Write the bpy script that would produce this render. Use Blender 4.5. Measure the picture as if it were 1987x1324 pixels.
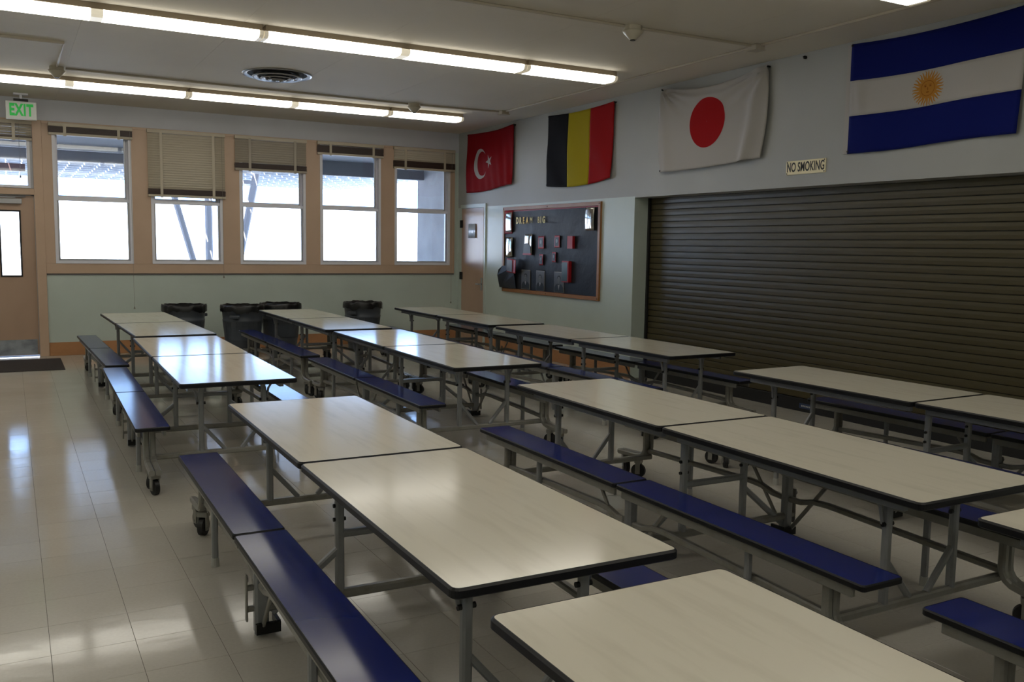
import bpy, math, random
from mathutils import Vector, Matrix
random.seed(7)
sc = bpy.context.scene
for o in list(bpy.data.objects):
    bpy.data.objects.remove(o)
COL = sc.collection

# ------------------------------------------------------------------ camera
FPX, YAW, PIT, ROL, CAMH = 1744.53, 0.509426, 0.104172, 0.0158366, 1.60904
fwd = Vector((math.sin(YAW) * math.cos(PIT), math.cos(YAW) * math.cos(PIT), -math.sin(PIT)))
rgt = Vector((math.cos(YAW), -math.sin(YAW), 0))
up_ = rgt.cross(fwd)
r2 = math.cos(ROL) * rgt + math.sin(ROL) * up_
u2 = -math.sin(ROL) * rgt + math.cos(ROL) * up_
cam = bpy.data.cameras.new('camera')
cam.sensor_width = 36.0
cam.sensor_fit = 'HORIZONTAL'
cam.lens = FPX / 1987.0 * 36.0
cam.clip_start = 0.05
cam.clip_end = 300
camo = bpy.data.objects.new('camera', cam)
COL.objects.link(camo)
camo.matrix_world = Matrix(((r2.x, u2.x, -fwd.x, 0), (r2.y, u2.y, -fwd.y, 0), (r2.z, u2.z, -fwd.z, CAMH), (0, 0, 0, 1)))
sc.camera = camo

# ------------------------------------------------------------------ sky, sun, exposure
world = bpy.data.worlds.new('sky')
sc.world = world
world.use_nodes = True
wn = world.node_tree
wn.nodes.clear()
bg = wn.nodes.new('ShaderNodeBackground')
bg.inputs[0].default_value = (0.34, 0.57, 1.0, 1)
bg.inputs[1].default_value = 9.0
wo = wn.nodes.new('ShaderNodeOutputWorld')
wn.links.new(bg.outputs[0], wo.inputs[0])
sun = bpy.data.lights.new('sun', 'SUN')
sun.energy = 32.0
sun.angle = 0.01
sun.color = (1.0, 0.95, 0.88)
suno = bpy.data.objects.new('sun', sun)
COL.objects.link(suno)
suno.location = (-8, 4, 30)
suno.rotation_euler = (math.radians(28), math.radians(-14), 0)
LAMP = 6.3
sc.view_settings.view_transform = 'Standard'
sc.view_settings.look = 'None'
sc.view_settings.exposure = 0.0
sc.view_settings.gamma = 1.0
sc.view_settings.use_curve_mapping = False
try:
    sc.cycles.use_denoising = True
    sc.cycles.max_bounces = 10
    sc.cycles.diffuse_bounces = 5
    sc.cycles.transparent_max_bounces = 12
    sc.cycles.sample_clamp_indirect = 6
    sc.cycles.caustics_reflective = False
    sc.cycles.caustics_refractive = False
except Exception:
    pass

# ------------------------------------------------------------------ materials
def mat(name, col, rough=0.6, metal=0.0, spec=0.5, noise=None, bump=None, emit=None, coat=0.0, rough_noise=None):
    m = bpy.data.materials.new(name)
    m.use_nodes = True
    nt = m.node_tree
    b = nt.nodes['Principled BSDF']
    b.inputs['Base Color'].default_value = (*col, 1)
    b.inputs['Roughness'].default_value = rough
    b.inputs['Metallic'].default_value = metal
    b.inputs['Specular IOR Level'].default_value = spec
    b.inputs['Coat Weight'].default_value = coat
    if emit:
        b.inputs['Emission Color'].default_value = (*emit[0], 1)
        b.inputs['Emission Strength'].default_value = emit[1]
    tc = nt.nodes.new('ShaderNodeNewGeometry')
    if noise:   # (scale vector, colour2, strength lo, hi, detail)
        mp = nt.nodes.new('ShaderNodeMapping')
        mp.inputs['Scale'].default_value = noise[0]
        nt.links.new(tc.outputs['Position'], mp.inputs[0])
        n = nt.nodes.new('ShaderNodeTexNoise')
        n.inputs['Scale'].default_value = 1.0
        n.inputs['Detail'].default_value = 5
        nt.links.new(mp.outputs[0], n.inputs['Vector'])
        r = nt.nodes.new('ShaderNodeValToRGB')
        r.color_ramp.elements[0].position = noise[2]
        r.color_ramp.elements[1].position = noise[3]
        r.color_ramp.elements[0].color = (*col, 1)
        r.color_ramp.elements[1].color = (*noise[1], 1)
        nt.links.new(n.outputs[0], r.inputs[0])
        nt.links.new(r.outputs[0], b.inputs['Base Color'])
    if rough_noise:  # (scale, lo, hi)
        n = nt.nodes.new('ShaderNodeTexNoise')
        n.inputs['Scale'].default_value = rough_noise[0]
        n.inputs['Detail'].default_value = 3
        nt.links.new(tc.outputs['Position'], n.inputs['Vector'])
        mr = nt.nodes.new('ShaderNodeMapRange')
        mr.inputs[3].default_value = rough_noise[1]
        mr.inputs[4].default_value = rough_noise[2]
        nt.links.new(n.outputs[0], mr.inputs[0])
        nt.links.new(mr.outputs[0], b.inputs['Roughness'])
    if bump:   # (scale, strength, distance)
        n = nt.nodes.new('ShaderNodeTexNoise')
        n.inputs['Scale'].default_value = bump[0]
        n.inputs['Detail'].default_value = 4
        nt.links.new(tc.outputs['Position'], n.inputs['Vector'])
        bu = nt.nodes.new('ShaderNodeBump')
        bu.inputs['Strength'].default_value = bump[1]
        bu.inputs['Distance'].default_value = bump[2]
        nt.links.new(n.outputs[0], bu.inputs['Height'])
        nt.links.new(bu.outputs[0], b.inputs['Normal'])
    return m

M = {}
M['wall_blue'] = mat('grey_blue_wall_paint', (0.54, 0.55, 0.60), 0.50, bump=(60, 0.15, 0.002), noise=((1.2, 1.2, 1.2), (0.50, 0.51, 0.555), 0.35, 0.7))
M['wall_grey'] = mat('grey_wall_paint', (0.38, 0.385, 0.375), 0.5, bump=(60, 0.15, 0.002), noise=((1.2, 1.2, 1.2), (0.355, 0.36, 0.35), 0.35, 0.7))
M['wall_green'] = mat('pale_green_wall_paint', (0.54, 0.61, 0.565), 0.32, bump=(60, 0.15, 0.002), noise=((1.5, 1.5, 1.5), (0.50, 0.565, 0.52), 0.35, 0.7))
M['orange'] = mat('peach_trim_paint', (0.56, 0.40, 0.29), 0.45, bump=(25, 0.1, 0.002), noise=((2, 2, 2), (0.51, 0.36, 0.255), 0.4, 0.75))
M['orange_base'] = mat('orange_base_paint', (0.46, 0.225, 0.10), 0.45, noise=((2, 2, 3), (0.34, 0.16, 0.07), 0.45, 0.8))
M['door'] = mat('tan_door_paint', (0.48, 0.33, 0.24), 0.30, noise=((2, 2, 1), (0.43, 0.29, 0.205), 0.4, 0.75))
M['ceiling'] = mat('cream_ceiling_paint', (0.66, 0.61, 0.52), 0.75, noise=((0.9, 0.9, 0.9), (0.62, 0.57, 0.485), 0.35, 0.75), bump=(40, 0.1, 0.002))
M['dark_joint'] = mat('dark_joint', (0.03, 0.025, 0.02), 0.8)
M['white_frame'] = mat('white_window_paint', (0.76, 0.76, 0.83), 0.4)
M['grey_frame'] = mat('grey_aluminium', (0.45, 0.45, 0.47), 0.4, metal=0.3)
M['cream'] = mat('cream_blind', (0.50, 0.44, 0.34), 0.45)
M['cream_dull'] = mat('aged_cream_blind', (0.38, 0.335, 0.27), 0.5)
M['brown_stack'] = mat('brown_blind_stack', (0.035, 0.020, 0.016), 0.45, noise=((0, 0, 220), (0.10, 0.06, 0.05), 0.45, 0.62))
M['laminate'] = mat('pale_laminate', (0.71, 0.67, 0.57), 0.22, noise=((22, 2.6, 1), (0.63, 0.59, 0.495), 0.50, 0.80), rough_noise=(5, 0.11, 0.15))
M['edge'] = mat('black_edge_band', (0.006, 0.006, 0.008), 0.42, spec=0.35)
M['blue_seat'] = mat('blue_bench_laminate', (0.009, 0.017, 0.135), 0.30, rough_noise=(6, 0.13, 0.17))
M['steel'] = mat('grey_enamel_steel', (0.27, 0.28, 0.295), 0.28, metal=0.15, noise=((18, 18, 18), (0.23, 0.24, 0.25), 0.5, 0.8))
M['steel_lower'] = mat('worn_grey_steel', (0.25, 0.245, 0.225), 0.33, metal=0.15, noise=((14, 14, 14), (0.20, 0.185, 0.155), 0.5, 0.8))
M['bolt'] = mat('dark_bolt', (0.02, 0.02, 0.02), 0.4, metal=0.6)
M['rubber'] = mat('black_rubber', (0.008, 0.008, 0.009), 0.5)
M['chrome'] = mat('bright_metal', (0.6, 0.6, 0.62), 0.22, metal=1.0)
M['kick'] = mat('scuffed_kick_plate', (0.40, 0.43, 0.48), 0.35, metal=0.5, noise=((6, 6, 8), (0.22, 0.24, 0.28), 0.4, 0.7))
M['shutter'] = mat('olive_shutter_paint', (0.074, 0.060, 0.028), 0.34, metal=0.1, noise=((1, 1, 1), (0.066, 0.054, 0.025), 0.4, 0.8))
M['black'] = mat('black_vinyl', (0.010, 0.010, 0.011), 0.55)
M['mat_brown'] = mat('dark_mat_fibre', (0.045, 0.035, 0.032), 0.95, bump=(300, 0.6, 0.004), noise=((90, 90, 90), (0.025, 0.02, 0.02), 0.4, 0.6))
M['bin'] = mat('dark_grey_plastic', (0.062, 0.073, 0.092), 0.42)
M['bag'] = mat('black_bin_liner', (0.006, 0.006, 0.007), 0.32)
M['housing'] = mat('lamp_housing_paint', (0.30, 0.24, 0.17), 0.5)
M['lens'] = mat('lit_lens', (0.8, 0.8, 0.75), 0.4, emit=((1.0, 0.96, 0.85), LAMP))
M['lens_dim'] = mat('dim_lens', (0.6, 0.58, 0.5), 0.4, emit=((1.0, 0.90, 0.68), 0.55))
M['endcap'] = mat('lens_end_cap', (0.65, 0.60, 0.48), 0.4, emit=((1.0, 0.88, 0.66), 0.28))
M['detector'] = mat('cream_detector', (0.48, 0.44, 0.35), 0.4)
M['conduit'] = mat('painted_conduit', (0.45, 0.40, 0.32), 0.5)
M['vent_ring'] = mat('brushed_vent_metal', (0.34, 0.34, 0.34), 0.35, metal=0.6)
M['vent_dark'] = mat('dark_duct', (0.006, 0.006, 0.006), 0.8)
M['exit_white'] = mat('exit_sign_face', (0.62, 0.62, 0.58), 0.4, emit=((0.9, 1.0, 0.9), 0.06))
M['exit_green'] = mat('exit_letter', (0.01, 0.40, 0.06), 0.4, emit=((0.01, 0.55, 0.06), 0.25))
M['wood'] = mat('oak_frame', (0.34, 0.15, 0.045), 0.4, noise=((30, 3, 3), (0.25, 0.10, 0.03), 0.4, 0.7))
M['black_paper'] = mat('black_board_paper', (0.016, 0.017, 0.021), 0.5, spec=0.25, bump=(9, 0.5, 0.012))
M['red_paper'] = mat('red_border_paper', (0.35, 0.01, 0.015), 0.5)
M['letter'] = mat('yellow_letter_card', (0.85, 0.74, 0.33), 0.5)
M['letter_gold'] = mat('gold_letter_card', (0.85, 0.58, 0.08), 0.5)
M['photo_grey'] = mat('grey_photo_print', (0.085, 0.087, 0.09), 0.3, spec=0.4)
M['photo_dark'] = mat('dark_photo_print', (0.010, 0.010, 0.010), 0.4, spec=0.3)
M['photo_light'] = mat('light_photo_print', (0.30, 0.29, 0.27), 0.4, spec=0.3)
M['glossy_sheet'] = mat('shiny_laminated_sheet', (0.42, 0.41, 0.38), 0.08, metal=0.75)
M['photo_mid'] = mat('mid_grey_photo_print', (0.13, 0.128, 0.12), 0.4, spec=0.3)
M['pale_foot'] = mat('pale_plastic_foot', (0.42, 0.42, 0.40), 0.4)
M['shiny_paper'] = mat('shiny_notice_paper', (0.50, 0.56, 0.62), 0.2, spec=0.9)
M['paper'] = mat('white_paper', (0.50, 0.55, 0.60), 0.5)
M['sign_cream'] = mat('cream_sign', (0.85, 0.76, 0.50), 0.45)
M['ink'] = mat('black_ink', (0.015, 0.012, 0.010), 0.5)
M['label_blue'] = mat('blue_label', (0.03, 0.05, 0.12), 0.4)
M['label_white'] = mat('white_label_print', (0.55, 0.55, 0.55), 0.5)
M['green_book'] = mat('dark_green_card', (0.01, 0.035, 0.02), 0.3)
def cloth(n, c, r=0.8):
    return mat(n, c, 0.85, spec=0.12, bump=(500, 0.1, 0.001))
M['f_red'] = cloth('red_flag_cloth', (0.24, 0.004, 0.008), 0.6)
M['f_red2'] = cloth('scarlet_flag_cloth', (0.33, 0.007, 0.009), 0.55)
M['f_white'] = cloth('white_flag_cloth', (0.42, 0.40, 0.385), 0.65)
M['f_black'] = cloth('black_flag_cloth', (0.008, 0.008, 0.011), 0.5)
M['f_yellow'] = cloth('yellow_flag_cloth', (0.39, 0.31, 0.012), 0.6)
M['f_blue'] = cloth('blue_flag_cloth', (0.004, 0.009, 0.115), 0.65)
M['f_gold'] = cloth('gold_flag_cloth', (0.42, 0.19, 0.03), 0.6)
M['f_gold_dark'] = cloth('brown_flag_print', (0.22, 0.07, 0.01), 0.6)
M['stucco'] = mat('grey_stucco', (0.38, 0.355, 0.35), 0.9, bump=(40, 0.5, 0.01), noise=((2.5, 2.5, 2.5), (0.31, 0.29, 0.285), 0.35, 0.7))
M['soffit'] = mat('grey_soffit_paint', (0.18, 0.17, 0.175), 0.8)
M['post'] = mat('pale_grey_post_paint', (0.42, 0.39, 0.40), 0.8)
M['beam'] = mat('grey_beam_paint', (0.22, 0.205, 0.21), 0.8)
M['lattice'] = mat('pale_lattice_paint', (0.5, 0.5, 0.52), 0.8)
M['concrete'] = mat('pale_concrete', (0.62, 0.60, 0.57), 0.85, noise=((0.8, 0.8, 0.8), (0.55, 0.53, 0.5), 0.4, 0.7))
M['far_wall'] = mat('white_far_wall', (0.75, 0.75, 0.75), 0.8)
M['brown_beam'] = mat('brown_fascia', (0.10, 0.05, 0.05), 0.7)
M['cord'] = mat('grey_cord', (0.25, 0.24, 0.21), 0.7)

# floor tile: colour varies tile by tile through world position
def tile_mat():
    m = mat('vinyl_floor_tile', (0.42, 0.385, 0.325), 0.15, bump=(3.2, 0.06, 0.02))
    nt = m.node_tree
    b = nt.nodes['Principled BSDF']
    g = nt.nodes.new('ShaderNodeNewGeometry')
    def vm(op, v=None):
        n = nt.nodes.new('ShaderNodeVectorMath'); n.operation = op
        if v is not None: n.inputs[1].default_value = v
        return n
    a = vm('SUBTRACT', (0.39, 4.70, 0)); nt.links.new(g.outputs['Position'], a.inputs[0])
    d = vm('DIVIDE', (0.305, 0.305, 99)); nt.links.new(a.outputs[0], d.inputs[0])
    f = vm('FLOOR'); nt.links.new(d.outputs[0], f.inputs[0])
    w = nt.nodes.new('ShaderNodeTexWhiteNoise'); nt.links.new(f.outputs[0], w.inputs[0])
    n1 = nt.nodes.new('ShaderNodeTexNoise'); n1.inputs['Scale'].default_value = 1.1; n1.inputs['Detail'].default_value = 4
    nt.links.new(g.outputs['Position'], n1.inputs['Vector'])
    n2 = nt.nodes.new('ShaderNodeTexNoise'); n2.inputs['Scale'].default_value = 70; n2.inputs['Detail'].default_value = 2
    nt.links.new(g.outputs['Position'], n2.inputs['Vector'])
    def ma(op, x, y):
        n = nt.nodes.new('ShaderNodeMath'); n.operation = op
        for i, q in enumerate((x, y)):
            if isinstance(q, (int, float)): n.inputs[i].default_value = q
            else: nt.links.new(q, n.inputs[i])
        return n.outputs[0]
    s = ma('ADD', ma('MULTIPLY', w.outputs[0], 0.12), ma('MULTIPLY', n1.outputs[0], 0.5))
    s = ma('ADD', s, ma('MULTIPLY', n2.outputs[0], 0.28))
    r = nt.nodes.new('ShaderNodeValToRGB')
    r.color_ramp.elements[0].position = 0.25; r.color_ramp.elements[0].color = (0.45, 0.425, 0.38, 1)
    r.color_ramp.elements[1].position = 0.68; r.color_ramp.elements[1].color = (0.55, 0.525, 0.475, 1)
    nt.links.new(s, r.inputs[0]); nt.links.new(r.outputs[0], b.inputs['Base Color'])
    mr = nt.nodes.new('ShaderNodeMapRange'); mr.inputs[1].default_value = 0.3; mr.inputs[2].default_value = 0.7
    mr.inputs[3].default_value = 0.085; mr.inputs[4].default_value = 0.135
    nt.links.new(n1.outputs[0], mr.inputs[0]); nt.links.new(mr.outputs[0], b.inputs['Roughness'])
    return m
M['tile'] = tile_mat()

def glass_mat():
    m = bpy.data.materials.new('window_glass'); m.use_nodes = True
    nt = m.node_tree; nt.nodes.clear()
    t = nt.nodes.new('ShaderNodeBsdfTransparent'); t.inputs[0].default_value = (0.93, 0.95, 0.96, 1)
    g = nt.nodes.new('ShaderNodeBsdfGlossy'); g.inputs['Roughness'].default_value = 0.03
    f = nt.nodes.new('ShaderNodeFresnel'); f.inputs[0].default_value = 1.45
    x = nt.nodes.new('ShaderNodeMixShader'); o = nt.nodes.new('ShaderNodeOutputMaterial')
    nt.links.new(f.outputs[0], x.inputs[0]); nt.links.new(t.outputs[0], x.inputs[1]); nt.links.new(g.outputs[0], x.inputs[2])
    nt.links.new(x.outputs[0], o.inputs[0])
    return m
M['glass'] = glass_mat()

# ------------------------------------------------------------------ helpers
def put(o, parent=None, label=None, cat=None, group=None, kind=None):
    COL.objects.link(o)
    if parent is not None: o.parent = parent
    if label: o['label'] = label
    if cat: o['category'] = cat
    if group: o['group'] = group
    if kind: o['kind'] = kind
    return o
def empty(name, loc=(0, 0, 0), rz=0, **k):
    o = bpy.data.objects.new(name, None)
    o.empty_display_size = 0.1
    o.location = loc; o.rotation_euler = (0, 0, rz)
    return put(o, **k)
class MB:
    def __init__(s): s.v = []; s.f = []; s.mi = []; s.sm = []
    def add(s, vs, fs, mi=0, smooth=False):
        n = len(s.v); s.v += [tuple(q) for q in vs]
        for f in fs:
            s.f.append(tuple(i + n for i in f)); s.mi.append(mi); s.sm.append(smooth)
        return s
    def box(s, a, b, mi=0, c=0.0):
        x0, x1 = sorted((a[0], b[0])); y0, y1 = sorted((a[1], b[1])); z0, z1 = sorted((a[2], b[2]))
        if c > 0:   # chamfer the vertical and horizontal edges (24-vertex box)
            vs = []; X = (x0, x1); Y = (y0, y1); Z = (z0, z1)
            idx = {}
            for i in (0, 1):
                for j in (0, 1):
                    for k in (0, 1):
                        sx = c if i == 0 else -c; sy = c if j == 0 else -c; sz = c if k == 0 else -c
                        idx[i, j, k] = len(vs)
                        vs += [(X[i], Y[j] + sy, Z[k] + sz), (X[i] + sx, Y[j], Z[k] + sz), (X[i] + sx, Y[j] + sy, Z[k])]
            I = lambda i, j, k, a: idx[i, j, k] + a
            fs = []
            for i in (0, 1):
                q = [I(i, 0, 0, 0), I(i, 1, 0, 0), I(i, 1, 1, 0), I(i, 0, 1, 0)]; fs.append(q if i else q[::-1])
                q = [I(0, i, 0, 1), I(0, i, 1, 1), I(1, i, 1, 1), I(1, i, 0, 1)]; fs.append(q if i else q[::-1])
                q = [I(0, 0, i, 2), I(1, 0, i, 2), I(1, 1, i, 2), I(0, 1, i, 2)]; fs.append(q if i else q[::-1])
            for i in (0, 1):
                for j in (0, 1):
                    q = [I(i, j, 0, 0), I(i, j, 0, 1), I(i, j, 1, 1), I(i, j, 1, 0)]; fs.append(q if (i == j) == False else q[::-1])
                    q = [I(i, 0, j, 0), I(i, 1, j, 0), I(i, 1, j, 2), I(i, 0, j, 2)]; fs.append(q if (i != j) == False else q)
                    q = [I(0, i, j, 1), I(1, i, j, 1), I(1, i, j, 2), I(0, i, j, 2)]; fs.append(q)
                    for k in (0, 1): fs.append([I(i, j, k, 0), I(i, j, k, 1), I(i, j, k, 2)]) if False else None
            for i in (0, 1):
                for j in (0, 1):
                    for k in (0, 1): fs.append([I(i, j, k, 0), I(i, j, k, 1), I(i, j, k, 2)])
            return s.add(vs, fs, mi)
        vs = [(x0, y0, z0), (x1, y0, z0), (x1, y1, z0), (x0, y1, z0), (x0, y0, z1), (x1, y0, z1), (x1, y1, z1), (x0, y1, z1)]
        return s.add(vs, [(0, 3, 2, 1), (4, 5, 6, 7), (0, 1, 5, 4), (1, 2, 6, 5), (2, 3, 7, 6), (3, 0, 4, 7)], mi)
    def sweep(s, pts, w, h=None, n=8, ref=(0, 0, 1), mi=0, square=True, smooth=False):
        """tube along pts; w x h section; chamfered square or round"""
        h = h or w
        P = [Vector(q) for q in pts]; ref = Vector(ref)
        if square:
            c = min(w, h) * 0.22; a, b = w / 2, h / 2
            sec = [(a, -b + c), (a, b - c), (a - c, b), (-a + c, b), (-a, b - c), (-a, -b + c), (-a + c, -b), (a - c, -b)]
        else:
            sec = [(w / 2 * math.cos(2 * math.pi * i / n), h / 2 * math.sin(2 * math.pi * i / n)) for i in range(n)]
        n = len(sec); vs = []
        for i, p in enumerate(P):
            t = (P[min(i + 1, len(P) - 1)] - P[max(i - 1, 0)]).normalized()
            r = ref if abs(t.dot(ref)) < 0.95 else (Vector((1, 0, 0)) if abs(t.x) < 0.9 else Vector((0, 1, 0)))
            sx = t.cross(r).normalized(); sy = sx.cross(t).normalized()
            k = 1.0
            if 0 < i < len(P) - 1:
                cs = (P[i] - P[i - 1]).normalized().dot((P[i + 1] - P[i]).normalized())
                k = 1 / max(0.5, math.sqrt((1 + cs) / 2))
            vs += [p + sx * (q[0] * (1)) + sy * (q[1] * k) for q in sec]
        fs = []
        for i in range(len(P) - 1):
            for j in range(n):
                fs.append((i * n + j, i * n + (j + 1) % n, (i + 1) * n + (j + 1) % n, (i + 1) * n + j))
        fs.append(tuple(range(n - 1, -1, -1))); fs.append(tuple((len(P) - 1) * n + j for j in range(n)))
        return s.add(vs, fs, mi, smooth)
    def cyl(s, c, r, d, axis='z', n=16, mi=0, r2=None, smooth=False):
        r2 = r if r2 is None else r2
        vs = []
        for k, (rr, dd) in enumerate(((r, 0), (r2, d))):
            for i in range(n):
                a = 2 * math.pi * i / n; u, v = rr * math.cos(a), rr * math.sin(a)
                o = {'z': (u, v, dd), 'x': (dd, u, v), 'y': (v, dd, u)}[axis]
                vs.append((c[0] + o[0], c[1] + o[1], c[2] + o[2]))
        fs = [(i, (i + 1) % n, n + (i + 1) % n, n + i) for i in range(n)] + [tuple(range(n - 1, -1, -1)), tuple(range(n, 2 * n))]
        return s.add(vs, fs, mi)
    def lathe(s, prof, c=(0, 0, 0), n=32, mi=0, smooth=True, wob=None):
        vs = []
        for j, (r, z) in enumerate(prof):
            for i in range(n):
                a = 2 * math.pi * i / n
                rr, zz = (r, z) if wob is None else wob(r, z, a, j)
                vs.append((c[0] + rr * math.cos(a), c[1] + rr * math.sin(a), c[2] + zz))
        fs = []
        for j in range(len(prof) - 1):
            for i in range(n):
                fs.append((j * n + i, j * n + (i + 1) % n, (j + 1) * n + (i + 1) % n, (j + 1) * n + i))
        return s.add(vs, fs, mi, smooth)
    def build(s, name, mats, parent=None, **k):
        me = bpy.data.meshes.new(name)
        me.from_pydata(s.v, [], s.f)
        if not isinstance(mats, (list, tuple)): mats = [mats]
        for m in mats: me.materials.append(M[m] if isinstance(m, str) else m)
        me.polygons.foreach_set('material_index', s.mi)
        me.polygons.foreach_set('use_smooth', s.sm)
        me.update()
        import bmesh
        bm = bmesh.new(); bm.from_mesh(me); bmesh.ops.recalc_face_normals(bm, faces=bm.faces); bm.to_mesh(me); bm.free()
        o = bpy.data.objects.new(name, me)
        return put(o, parent, **k)
def box(name, a, b, m, parent=None, c=0.0, **k):
    return MB().box(a, b, c=c).build(name, m, parent, **k)
def share(src, name, parent, loc=(0, 0, 0), rz=0, **k):
    o = bpy.data.objects.new(name, src.data)
    o.location = loc; o.rotation_euler = (0, 0, rz)
    return put(o, parent, **k)
def kids(o): return [c for c in o.children]
def copy_tree(o, parent=None):
    c = o.copy(); COL.objects.link(c); c.parent = parent
    for ch in kids(o): copy_tree(ch, c)
    return c
def text_mesh(name, txt, size, m, parent=None, depth=0.001, sx=1.0, bold=0.0, mw=None, sp=1.0, **k):
    cu = bpy.data.curves.new(name, 'FONT')
    cu.body = txt; cu.size = size; cu.extrude = depth; cu.offset = bold; cu.space_character = sp
    cu.align_x = 'CENTER'; cu.align_y = 'CENTER'
    t = bpy.data.objects.new(name + '_tmp', cu); COL.objects.link(t)
    bpy.context.view_layer.update()
    me = bpy.data.meshes.new_from_object(t.evaluated_get(bpy.context.evaluated_depsgraph_get()))
    bpy.data.objects.remove(t); bpy.data.curves.remove(cu)
    me.transform(Matrix.Diagonal((sx, 1, 1, 1)))
    if mw is not None: me.transform(mw)
    me.materials.clear(); me.materials.append(M[m])
    return put(bpy.data.objects.new(name, me), parent, **k)

# ------------------------------------------------------------------ room
XW, YW, ZC = 6.72, 13.98, 3.50
XL, YF = -4.2, -4.5      # left wall, front wall (behind the camera)
TH = 0.20

# floor slab, tiles
floor = box('floor', (XL - TH, YF - TH, -0.15), (XW + 0.5, YW + TH, -0.0022), 'dark_joint', kind='structure')
T = 0.305; GX, GY = 0.39, 4.70
def proj(p):
    d = Vector(p) - Vector((0, 0, CAMH)); z = d.dot(fwd)
    if z < 0.1: return None
    return 993.5 + FPX * d.dot(r2) / z, 662 - FPX * d.dot(u2) / z
cells = []
i0, i1 = math.floor((XL - GX) / T), math.ceil((XW + 0.29 - GX) / T)
j0, j1 = math.floor((YF - GY) / T), math.ceil((YW - GY) / T)
for i in range(i0, i1):
    for j in range(j0, j1):
        x0, y0 = GX + i * T, GY + j * T
        q = [proj((x0 + a * T, y0 + b * T, 0)) for a, b in ((0, 0), (1, 0), (1, 1), (0, 1))]
        area = 0
        if all(q):
            cxm = sum(a for a, b in q) / 4; cym = sum(b for a, b in q) / 4
            if -20 < cxm < 2010 and -20 < cym < 1350:
                area = abs(sum(q[k][0] * q[(k + 1) % 4][1] - q[(k + 1) % 4][0] * q[k][1] for k in range(4))) / 2
                if 0.95 < x0 + T / 2 < 5.7: area *= 0.35
        cells.append((area, i, j, x0, y0))
cells.sort(key=lambda c: -c[0])
g = 0.0007
tm = MB()
tm.box((g, g, -0.0022), (T - g, T - g, 0.0), c=0.0004)
src = None
for n, (a, i, j, x0, y0) in enumerate(cells[:300]):
    if x0 < XL or x0 + T > XW + 0.29 or y0 < YF or y0 + T > YW: continue
    if src is None:
        src = tm.build('tile', 'tile', floor); src.location = (x0, y0, 0)
    else:
        share(src, 'tile', floor, (x0, y0, 0))
rest = MB()
done = set((c[1], c[2]) for c in cells[:300] if not (c[3] < XL or c[3] + T > XW + 0.29 or c[4] < YF or c[4] + T > YW))
for (a, i, j, x0, y0) in cells:
    if (i, j) in done: continue
    a0, a1 = max(x0 + g, XL), min(x0 + T - g, XW + 0.29); b0, b1 = max(y0 + g, YF), min(y0 + T - g, YW)
    if a1 - a0 > 0.01 and b1 - b0 > 0.01:
        rest.add([(a0, b0, 0), (a1, b0, 0), (a1, b1, 0), (a0, b1, 0), (a0, b0, -0.0022), (a1, b0, -0.0022), (a1, b1, -0.0022), (a0, b1, -0.0022)],
                 [(0, 1, 2, 3), (0, 4, 5, 1), (1, 5, 6, 2), (2, 6, 7, 3), (3, 7, 4, 0)])
rest.build('tile_field', 'tile', floor, kind='stuff')

# ceiling and its panels
ceil_ = box('ceiling', (XL - TH, YF - TH, ZC + 0.012), (XW + 0.5, YW + TH, ZC + 0.3), 'dark_joint', kind='structure')
PX, PY = 1.22, 2.44
x = XW
while x > XL + 0.01:
    xa = max(XL, x - PX); y = YW; k = 0
    while y > YF + 0.01:
        ya = max(YF, y - PY)
        box('ceiling_panel', (xa + 0.0008, ya + 0.0008, ZC), (x - 0.0008, y - 0.0008, ZC + 0.012), 'ceiling', ceil_)
        y = ya
    x = xa

# back wall (window wall) with openings
WIN = [(0.56, 1.56), (1.81, 2.81), (3.06, 4.07), (4.30, 5.31), (5.55, 6.55)]
WZ0, WZ1 = 1.285, 3.18
DX0, DX1, DZ = -0.60, 0.32, 2.20
TX0, TX1, TZ0, TZ1 = -0.60, 0.29, 2.30, 3.14
wb = MB()
Y0, Y1 = YW, YW + TH
wb.box((XL - TH, Y0, 0), (DX0, Y1, ZC), 0)                       # left of door
wb.box((DX0, Y0, TZ1), (0.44, Y1, ZC), 0)
wb.box((DX0, Y0, DZ), (0.32, Y1, TZ0), 0)
wb.box((DX1, Y0, 0), (0.44, Y1, DZ), 0)
wb.box((TX1, Y0, DZ), (0.44, Y1, TZ1), 0)
wb.box((0.44, Y0, 0), (XW, Y1, WZ0), 1)
wb.box((0.44, Y0, WZ1), (XW, Y1, ZC), 0)
xs = [0.44] + [q for w in WIN for q in w] + [XW]
for a, b in zip(xs[0::2], xs[1::2]): wb.box((a, Y0, WZ0), (b, Y1, WZ1), 1)
wall_back = wb.build('wall_back', ['wall_blue', 'wall_green'], kind='structure')
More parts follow.
